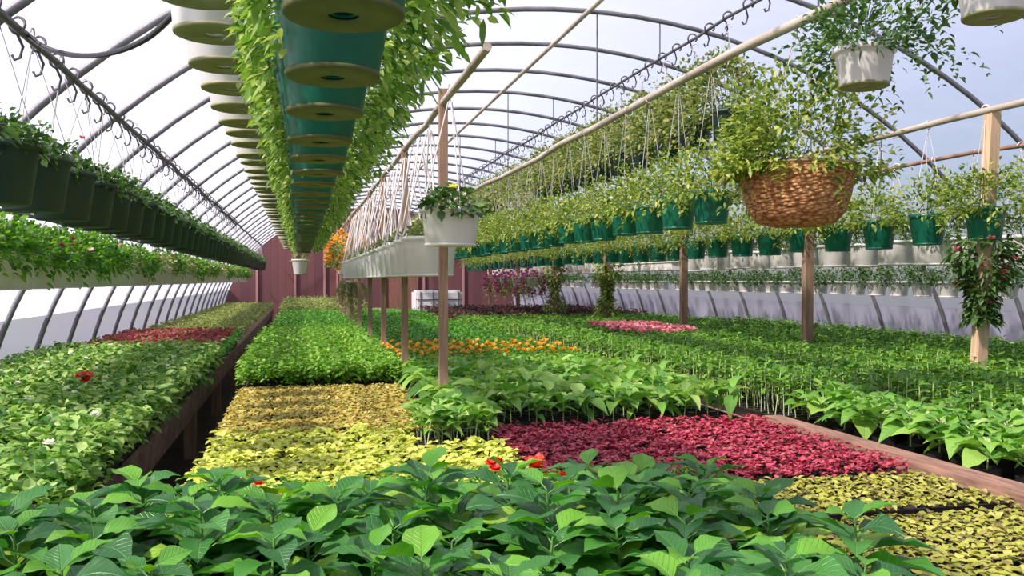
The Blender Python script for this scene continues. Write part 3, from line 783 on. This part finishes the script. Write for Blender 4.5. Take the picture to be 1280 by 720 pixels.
bench(2.56, 6.55, 2.2, 20.5, 'wide wooden bench of seedlings along the right wall', -1, 'kerb')
bench(-1.75, 1.40, .95, 2.58, 'front wooden bench carrying the big-leaved plants')
bench(1.44, 2.52, 1.0, 2.58, 'short bench carrying the front part of the speckled yellow seedlings')
mb = MB()
mb.box((2.54, 3.0, BZ + .055), (.12, 2.9, .09), bev=.008)
tag(mb.build('wooden_board', M['kerb']), 'reddish brown board lying beside the speckled yellow seedlings', 'board')

# ------------------------------------------------------------------ flats of seedlings
def tray_mesh(w_, d, h=.055):
    mb = MB(); a, b = w_ / 2 - .006, d / 2 - .006; i = .012
    vs = []
    for (s_, z) in ((.93, 0), (1, h), (1, h + .003)):
        vs += [(-a * s_, -b * s_, z), (a * s_, -b * s_, z), (a * s_, b * s_, z), (-a * s_, b * s_, z)]
    vs += [(-a + i, -b + i, h + .003), (a - i, -b + i, h + .003), (a - i, b - i, h + .003), (-a + i, b - i, h + .003)]
    vs += [(-a + i, -b + i, h - .012), (a - i, -b + i, h - .012), (a - i, b - i, h - .012), (-a + i, b - i, h - .012)]
    fs = [(0, 3, 2, 1)]
    for r_ in range(4):
        for k in range(4): fs.append((r_ * 4 + k, r_ * 4 + (k + 1) % 4, (r_ + 1) * 4 + (k + 1) % 4, (r_ + 1) * 4 + k))
    fs.append((16, 17, 18, 19))
    mb.add(vs, fs)
    nx, ny = 4, 6
    for k in range(1, nx): mb.box((-a + 2 * a * k / nx, 0, h - .004), (.004, 2 * b - .02, .012))
    for k in range(1, ny): mb.box((0, -b + 2 * b * k / ny, h - .004), (2 * a - .02, .004, .012))
    me = mb.mesh('tray'); me.materials.append(M['black']); return me
def soil_slab(w_, d, z):
    mb = MB(); mb.box((0, 0, z - .005), (w_ - .034, d - .034, .01)); me = mb.mesh('soil'); me.materials.append(M['soil']); return me

def low_leaves(w_, d, n, leaf, zr, mat, kind=1, tilt=.35, z0=.06, ov=.01, cluster=5):
    """rosettes of small leaves"""
    m = n // cluster; cx = rng.uniform(-w_ / 2 - ov, w_ / 2 + ov, m); cy = rng.uniform(-d / 2 - ov, d / 2 + ov, m); cz = z0 + rng.uniform(*zr, m)
    P = np.repeat(np.column_stack([cx, cy, cz]), cluster, 0); k = len(P)
    az = np.tile(np.arange(cluster) * 2 * math.pi / cluster, m) + np.repeat(rand_az(m), cluster) + rng.normal(0, .3, k)
    D = np.column_stack([np.cos(az), np.sin(az), rng.normal(tilt, .3, k)])
    return leaves_mesh('foliage', P, D, leaf[0] * rng.uniform(.65, 1.2, k), leaf[1] * rng.uniform(.65, 1.2, k), kind, .15, .35, .5, mat)
def bushy(w_, d, n, leaf, h, mat, kind=1, z0=.06, ov=.05):
    """dense mass with leaves mostly in the upper shell"""
    x = rng.uniform(-w_ / 2 - ov, w_ / 2 + ov, n); y = rng.uniform(-d / 2 - ov, d / 2 + ov, n)
    top = h * (.78 + .14 * np.sin(x * 23 + 1) * np.cos(y * 19) + .08 * rng.normal(0, 1, n))
    z = z0 + top * (rng.uniform(0, 1, n) ** .45)
    az = rand_az(n); D = np.column_stack([np.cos(az), np.sin(az), rng.normal(.35, .4, n)])
    return leaves_mesh('foliage', np.column_stack([x, y, z]), D, leaf[0] * rng.uniform(.6, 1.25, n), leaf[1] * rng.uniform(.6, 1.25, n), kind, .2, .4, .7, mat)
def tall_seedlings(w_, d, nx, ny, h, leaf, mat, smat, kind=1, per=9):
    P = []; D = []; L = []; mb = MB()
    for i in range(nx):
        for j in range(ny):
            x = -w_ / 2 + w_ * (i + .5) / nx + rng.normal(0, .008); y = -d / 2 + d * (j + .5) / ny + rng.normal(0, .008)
            hh = h * rng.uniform(.82, 1.12); lx, ly = rng.normal(0, .014, 2)
            mb.tube([(x, y, .055), (x + lx * .5, y + ly * .5, .055 + hh * .5), (x + lx, y + ly, .055 + hh)], .0028, 4, cap=False)
            for q in range(per):
                f = 1 - .62 * (q / per) ** 1.2; a = q * 2.4 + i + j * .7 + rng.normal(0, .3)
                P.append((x + lx * f, y + ly * f, .055 + hh * f)); D.append((math.cos(a), math.sin(a), rng.normal(.55, .3))); L.append(rng.uniform(.7, 1.15) * (.6 + .5 * math.sin(math.pi * min(1, (q + 2) / per))))
    L = np.array(L)
    me = mb.mesh('stems'); me.materials.append(smat)
    return leaves_mesh('foliage', P, D, leaf[0] * L, leaf[1] * L, kind, .2, .5, .5, mat), me

def patch(x0, x1, y0, y1, nx, ny, make, what, where, group, zbase=BZ, nvar=2, colword='column'):
    """a grid of flats; each flat a thing of its own"""
    w_, d = (x1 - x0) / nx, (y1 - y0) / ny
    tm, sm = tray_mesh(w_, d), soil_slab(w_, d, .048); protos = []
    for v in range(min(nvar, nx * ny)):
        t = empty('seedling_tray', (0, 0, 0), '', 'seedling tray', group)
        link('tray', tm, None, t); link('soil', sm, None, t)
        for nm, me in make(w_, d): link(nm, me, None, t)
        protos.append(t)
    c = 0
    for i in range(nx):
        for j in range(ny):
            o = protos[c] if c < len(protos) else copy_tree(protos[random.randrange(len(protos))])
            o.location = (x0 + (i + .5) * w_, y0 + (j + .5) * d, zbase); o.rotation_euler = (0, 0, random.choice((0, math.pi)))
            colp = '' if nx == 1 else ', %s from left' % ordw(i)
            rowp = '' if ny == 1 else ', %s row from front' % ordw(j)
            lab = what + ' ' + where + rowp + colp
            if len(lab.split()) > 16: print('LONG', lab)
            tag(o, lab, 'seedling tray', group); c += 1

# gold, lime, red and speckled low patches
patch(-.40, .70, 4.62, 6.55, 3, 4, lambda w_, d: [('foliage', low_leaves(w_, d, 1500, (.030, .020), (.0, .03), LF['gold'], 1))], 'tray of golden seedlings', 'beside the aisle', 'trays of golden seedlings', nvar=3)
lime = lambda w_, d: [('foliage', low_leaves(w_, d, 850, (.042, .030), (.0, .05), LF['lime'], 1))]
patch(-.40, .90, 3.14, 4.06, 3, 2, lime, 'tray of lime seedlings', 'left of red patch', 'trays of lime seedlings', nvar=3)
patch(-.40, .52, 4.08, 4.60, 2, 1, lime, 'tray of lime seedlings', 'touching golden trays', 'rear trays of lime seedlings', nvar=2)
patch(.94, 2.44, 3.14, 4.48, 4, 3, lambda w_, d: [('foliage', low_leaves(w_, d, 1500, (.027, .017), (.0, .045), LF['red'], 1, tilt=.6))], 'tray of crimson seedlings', 'in the red patch', 'trays of crimson seedlings', nvar=3)
def speck(w_, d):
    n = 9; P = []; D = []
    for j in range(9):
        for i in range(9):
            x = -w_ / 2 + w_ * (i + .5) / 9 + rng.normal(0, .007); y = -d / 2 + d * (j + .5) / 9 + rng.normal(0, .005)
            o = rng.uniform(0, 6)
            for k in range(5): P.append((x, y, .06 + rng.uniform(0, .018))); D.append((math.cos(o + k * 1.256), math.sin(o + k * 1.256), rng.normal(.25, .15)))
    n = len(P)
    return [('foliage', leaves_mesh('foliage', P, D, .036 * rng.uniform(.7, 1.15, n), .027 * rng.uniform(.7, 1.15, n), 1, .15, .4, .3, LF['speck']))]
patch(1.46, 2.46, 1.20, 2.56, 3, 3, speck, 'tray of speckled yellow seedlings', 'at front right', 'front trays of speckled seedlings', nvar=3)
patch(1.46, 2.46, 2.64, 3.12, 3, 1, speck, 'tray of speckled yellow seedlings', 'touching the red patch', 'rear trays of speckled seedlings', nvar=3)
def fine_red(w_, d):
    P = np.column_stack([rng.uniform(-w_ / 2, w_ / 2, 2), rng.uniform(-d / 2, d / 2, 2), np.full(2, .19)])
    return [('foliage', bushy(w_, d, 1300, (.028, .014), .13, LF['mid'])), ('flowers', flowers_mesh('flowers', P, .025, LF['f_red'], 8))]
patch(-.38, 1.44, 2.66, 3.12, 5, 1, fine_red, 'tray of fine green plants', 'behind the big-leaved plants', 'trays of fine green plants', nvar=2)
# broad leaved light green block
def broad(w_, d):
    f, s = tall_seedlings(w_, d, 3, 3, .17, (.155, .078), LF['broad'], M['stem_pale'], 2, 11)
    return [('foliage', f), ('stems', s)]
patch(.74, 2.48, 4.56, 6.6, 4, 4, broad, 'tray of broad-leaved seedlings', 'behind the red patch', 'trays of broad-leaved seedlings', nvar=4)
patch(.54, .92, 4.10, 4.56, 1, 1, lambda w_, d: list(zip(('foliage', 'stems'), tall_seedlings(w_, d, 5, 5, .17, (.12, .06), LF['broad'], M['stem_pale'], 2, 10))), 'single tray of broad-leaved light green seedlings', 'at the left corner of the red patch', None, nvar=1)
# small-leaved bright green block left
patch(-.40, .70, 6.75, 11.9, 3, 9, lambda w_, d: [('foliage', bushy(w_, d, 1500, (.050, .030), .20, LF['fresh']))], 'tray of dense green plants', 'beyond golden trays', 'trays of dense green plants', nvar=3)
# centre beyond
patch(.74, 2.48, 6.66, 7.5, 4, 2, lambda w_, d: [('foliage', bushy(w_, d, 1000, (.045, .026), .17, LF['fresh']))], 'tray of green plants', 'before orange flowers', 'trays before the orange flowers')
def marig(c, n=40, fz=.0, fr=.024):
    def f(w_, d):
        P = np.column_stack([rng.uniform(-w_ / 2, w_ / 2, n), rng.uniform(-d / 2, d / 2, n), rng.uniform(.19, .24, n) + fz])
        return [('foliage', bushy(w_, d, 900, (.04, .024), .17 + fz, LF['mid'])), ('flowers', flowers_mesh('flowers', P, fr, LF[c], 7))]
    return f
patch(.74, 2.48, 7.52, 9.0, 4, 3, marig('f_orange', 20), 'tray of orange flowers', 'on centre bench', 'trays of orange flowers')
patch(.74, 2.48, 9.05, 11.9, 4, 5, lambda w_, d: [('foliage', bushy(w_, d, 900, (.045, .026), .17, LF['mid']))], 'tray of green plants', 'beyond orange flowers', 'trays beyond the orange flowers')
# right bench
def seedl(w_, d):
    f, s = tall_seedlings(w_, d, 6, 7, .24, (.075, .034), LF['seed'], M['stem_pale'], 1, 12)
    return [('foliage', f), ('stems', s)]
patch(3.20, 6.4, 3.1, 8.7, 6, 9, seedl, 'tray of tall seedlings', 'on right bench', 'near trays of tall seedlings', nvar=4)
patch(2.66, 3.18, 4.55, 8.7, 1, 7, seedl, 'tray of pale-stemmed seedlings', 'along right bench edge', 'edge trays of tall seedlings', nvar=3)
patch(2.66, 3.3, 8.72, 11.9, 1, 5, seedl, 'tray of tall seedlings', 'left of pink flowers', 'trays left of the pink flowers', nvar=2)
patch(3.42, 4.2, 8.8, 10.4, 2, 3, marig('f_pink', 70, .10, .034), 'tray of pink flowers', 'on right bench', 'trays of pink flowers')
patch(3.3, 4.2, 10.45, 11.9, 2, 3, seedl, 'tray of tall seedlings', 'behind pink flowers', 'trays behind the pink flowers', nvar=2)
patch(4.22, 6.4, 8.75, 11.9, 4, 5, seedl, 'tray of tall seedlings', 'right of pink flowers', 'trays right of the pink flowers', nvar=2)
# left bench
def leftbed(w_, d):
    n = 7
    P = np.column_stack([rng.uniform(-w_ / 2, w_ / 2, n), rng.uniform(-d / 2, d / 2, n), rng.uniform(.26, .32, n)])
    return [('foliage', bushy(w_, d, 1200, (.055, .036), .26, LF['bed_left'], ov=.08)), ('flowers', flowers_mesh('flowers', P[:1], .024, LF['f_white'], 7))]
patch(-2.01, -.78, 2.72, 8.6, 3, 11, leftbed, 'tray of bushy green plants', 'on left bench', 'near trays of the left bench', nvar=4)
patch(-2.08, -.78, 8.65, 12, 3, 6, marig('f_dusty', 80), 'tray of dull red flowers', 'on left bench', 'trays of dull red flowers')
# one red bloom standing up
for i, (x, y, h_, lb) in enumerate(((-1.16, 5.3, 0, 'single bright red bloom rising above the left bench plants'), (.71, 2.66, -.035, 'orange-red bloom standing in front of the crimson patch'),
                                    (.59, 2.70, -.04, 'smaller red bloom left of the orange-red one before the crimson patch'))):
    t = empty('red_flower', (x, y, BZ + .06 + h_), lb, 'flower')
    mb = MB(); mb.tube([(0, 0, 0), (.01, 0, .12), (0, 0, .25)], .003, 5); mb.build('stem', M['stem'], t)
    link('petals', flowers_mesh('petals', np.array([[0, 0, .25], [.015, .01, .262], [-.015, 0, .26], [0, -.015, .245]]), (.036, .026, .02)[i], LF['f_red'], 9), None, t)

# far parts of the benches, nobody could count them
def far(x0, x1, y0, y1, n, leaf, h, mat, label, name='far_seedlings'):
    me = bushy(x1 - x0, y1 - y0, n, leaf, h, mat, 1, .0, 0)
    o = link(name, me, None, loc=((x0 + x1) / 2, (y0 + y1) / 2, BZ + .05)); tag(o, label, 'plants', None, 'stuff')
    return o
far(-.40, 1.5, 12, 20, 16000, (.06, .035), .18, LF['mid'], 'green plants covering the far centre bench beside the aisle')
far(-.40, 1.5, 20, 27, 9000, (.11, .03), .34, LF['olive'], 'taller olive plants before the reddish back wall')
far(1.5, 2.5, 12, 20, 9000, (.06, .035), .18, LF['mid'], 'green plants on the far right half of the centre bench')
far(2.62, 6.45, 12, 15.5, 14000, (.06, .03), .22, LF['seed'], 'green seedlings far down the right bench')
far(2.62, 6.45, 15.5, 20.3, 12000, (.07, .04), .26, LF['purple'], 'dark purple plants at the far end of the right bench')
far(-2.08, -.78, 12.1, 27, 22000, (.06, .035), .17, LF['olive'], 'olive green plants on the far left bench')

# big seedlings in square black pots at the near edge of the right bench
def sq_pot(w_=.085, h=.085):
    mb = MB(); a = w_ / 2; i = .004
    vs = []
    for s_, z in ((.8, 0), (1, h)): vs += [(-a * s_, -a * s_, z), (a * s_, -a * s_, z), (a * s_, a * s_, z), (-a * s_, a * s_, z)]
    for s_, z in ((.93, h), (.9, h - .012)): vs += [(-a * s_, -a * s_, z), (a * s_, -a * s_, z), (a * s_, a * s_, z), (-a * s_, a * s_, z)]
    fs = [(0, 3, 2, 1)]
    for r_ in range(3):
        for k in range(4): fs.append((r_ * 4 + k, r_ * 4 + (k + 1) % 4, (r_ + 1) * 4 + (k + 1) % 4, (r_ + 1) * 4 + k))
    fs.append((12, 13, 14, 15)); mb.add(vs, fs)
    me = mb.mesh('pot'); me.materials.append(M['black']); return me
def plant_protos(nv, h, nl, leaf, mat, smat, elev=(.1, .75), low=.35, kind=2, droop=.55):
    out = []
    for v in range(nv):
        hh = h * rng.uniform(.85, 1.15); lx, ly = rng.normal(0, .02, 2); P = []; D = []; L = []
        mb = MB(); mb.tube([(0, 0, .07), (lx * .4, ly * .4, .07 + hh * .5), (lx, ly, .07 + hh)], .0045, 6, r2=.0028)
        a0 = rng.uniform(0, 6)
        for q in range(nl):
            f = low + (1 - low) * (q / (nl - 1)); a = a0 + q * 2.4 + rng.normal(0, .2)
            base = np.array([lx * f, ly * f, .07 + hh * f]); out_ = np.array([math.cos(a), math.sin(a), 0])
            pet = .035 * (1.2 - .7 * f); e = elev[0] + (elev[1] - elev[0]) * f + rng.normal(0, .12)
            tip = base + out_ * pet + np.array([0, 0, pet * .7])
            mb.tube([base, tip], .0018, 4, cap=False)
            P.append(tip); D.append(out_ + np.array([0, 0, e])); L.append((1.12 - .55 * max(0, f - .6) / .4) * rng.uniform(.75, 1.15))
        L = np.array(L)
        me = mb.mesh('stem'); me.materials.append(smat)
        out.append((leaves_mesh('leaves', P, D, leaf[0] * L, leaf[1] * L, kind, .16, droop, .35, mat), me))
    return out
sp = sq_pot(); so = MB(); so.box((0, 0, .07), (.07, .07, .006)); som = so.mesh('soil'); som.materials.append(M['soil'])
def plants(name, protos, spots, label, group, cat='plant', scale=(.9, 1.12), zb=BZ):
    ready = {}
    for i, (x, y, txt) in enumerate(spots):
        v = random.randrange(len(protos))
        if v not in ready:
            t = empty(name, (0, 0, 0), '', cat, group); link('pot', sp, None, t); link('soil', som, None, t)
            link('leaves', protos[v][0], None, t); link('stem', protos[v][1], None, t); ready[v] = t; o = t
        else: o = copy_tree(ready[v])
        o.location = (x, y, zb); s_ = random.uniform(*scale); o.scale = (s_, s_, s_); o.rotation_euler = (0, 0, random.uniform(-.4, .4) + random.choice((0, math.pi / 2, math.pi, -math.pi / 2)))
        tag(o, label + txt, cat, group)
pr = plant_protos(6, .15, 14, (.135, .100), LF['broad'], M['stem_pale'], (.0, .9), .3)
spots = []
for j in range(11):
    for i in range(3):
        spots.append((2.76 + .17 * i + random.uniform(-.02, .02), 2.72 + .17 * j + random.uniform(-.02, .02), ', row %s from the front, %s from the board' % (ORD[j], ORD[i])))
spots = [(a, b, c.replace('row ', '') .replace('from the front', 'row from the front')) for a, b, c in spots]
plants('potted_seedling', pr, spots, 'broad seedling in black pot', 'broad-leaved seedlings in black pots')
patch(3.3, 5.2, 2.3, 3.08, 4, 2, broad, 'tray of broad-leaved seedlings', 'starting the right bench', 'near end broad-leaved trays', nvar=2)

# foreground pepper-like plants
pr = plant_protos(9, .235, 19, (.160, .100), LF['pepper'], M['stem'], (-.1, .6), .3, 2, .32)
spots = []
NX, NY = 15, 8
for j in range(NY):
    for i in range(NX):
        x = -1.62 + i * .193 + (j % 2) * .07 + random.uniform(-.025, .025); y = 1.08 + j * .195 + random.uniform(-.02, .02)
        spots.append((x, y, ', %s row from the front, %s from the left' % (ORD[j], ORD[i])))
plants('pepper_plant', pr, spots, 'big-leaved plant on front bench', 'big-leaved plants on the front bench', scale=(.85, 1.1))
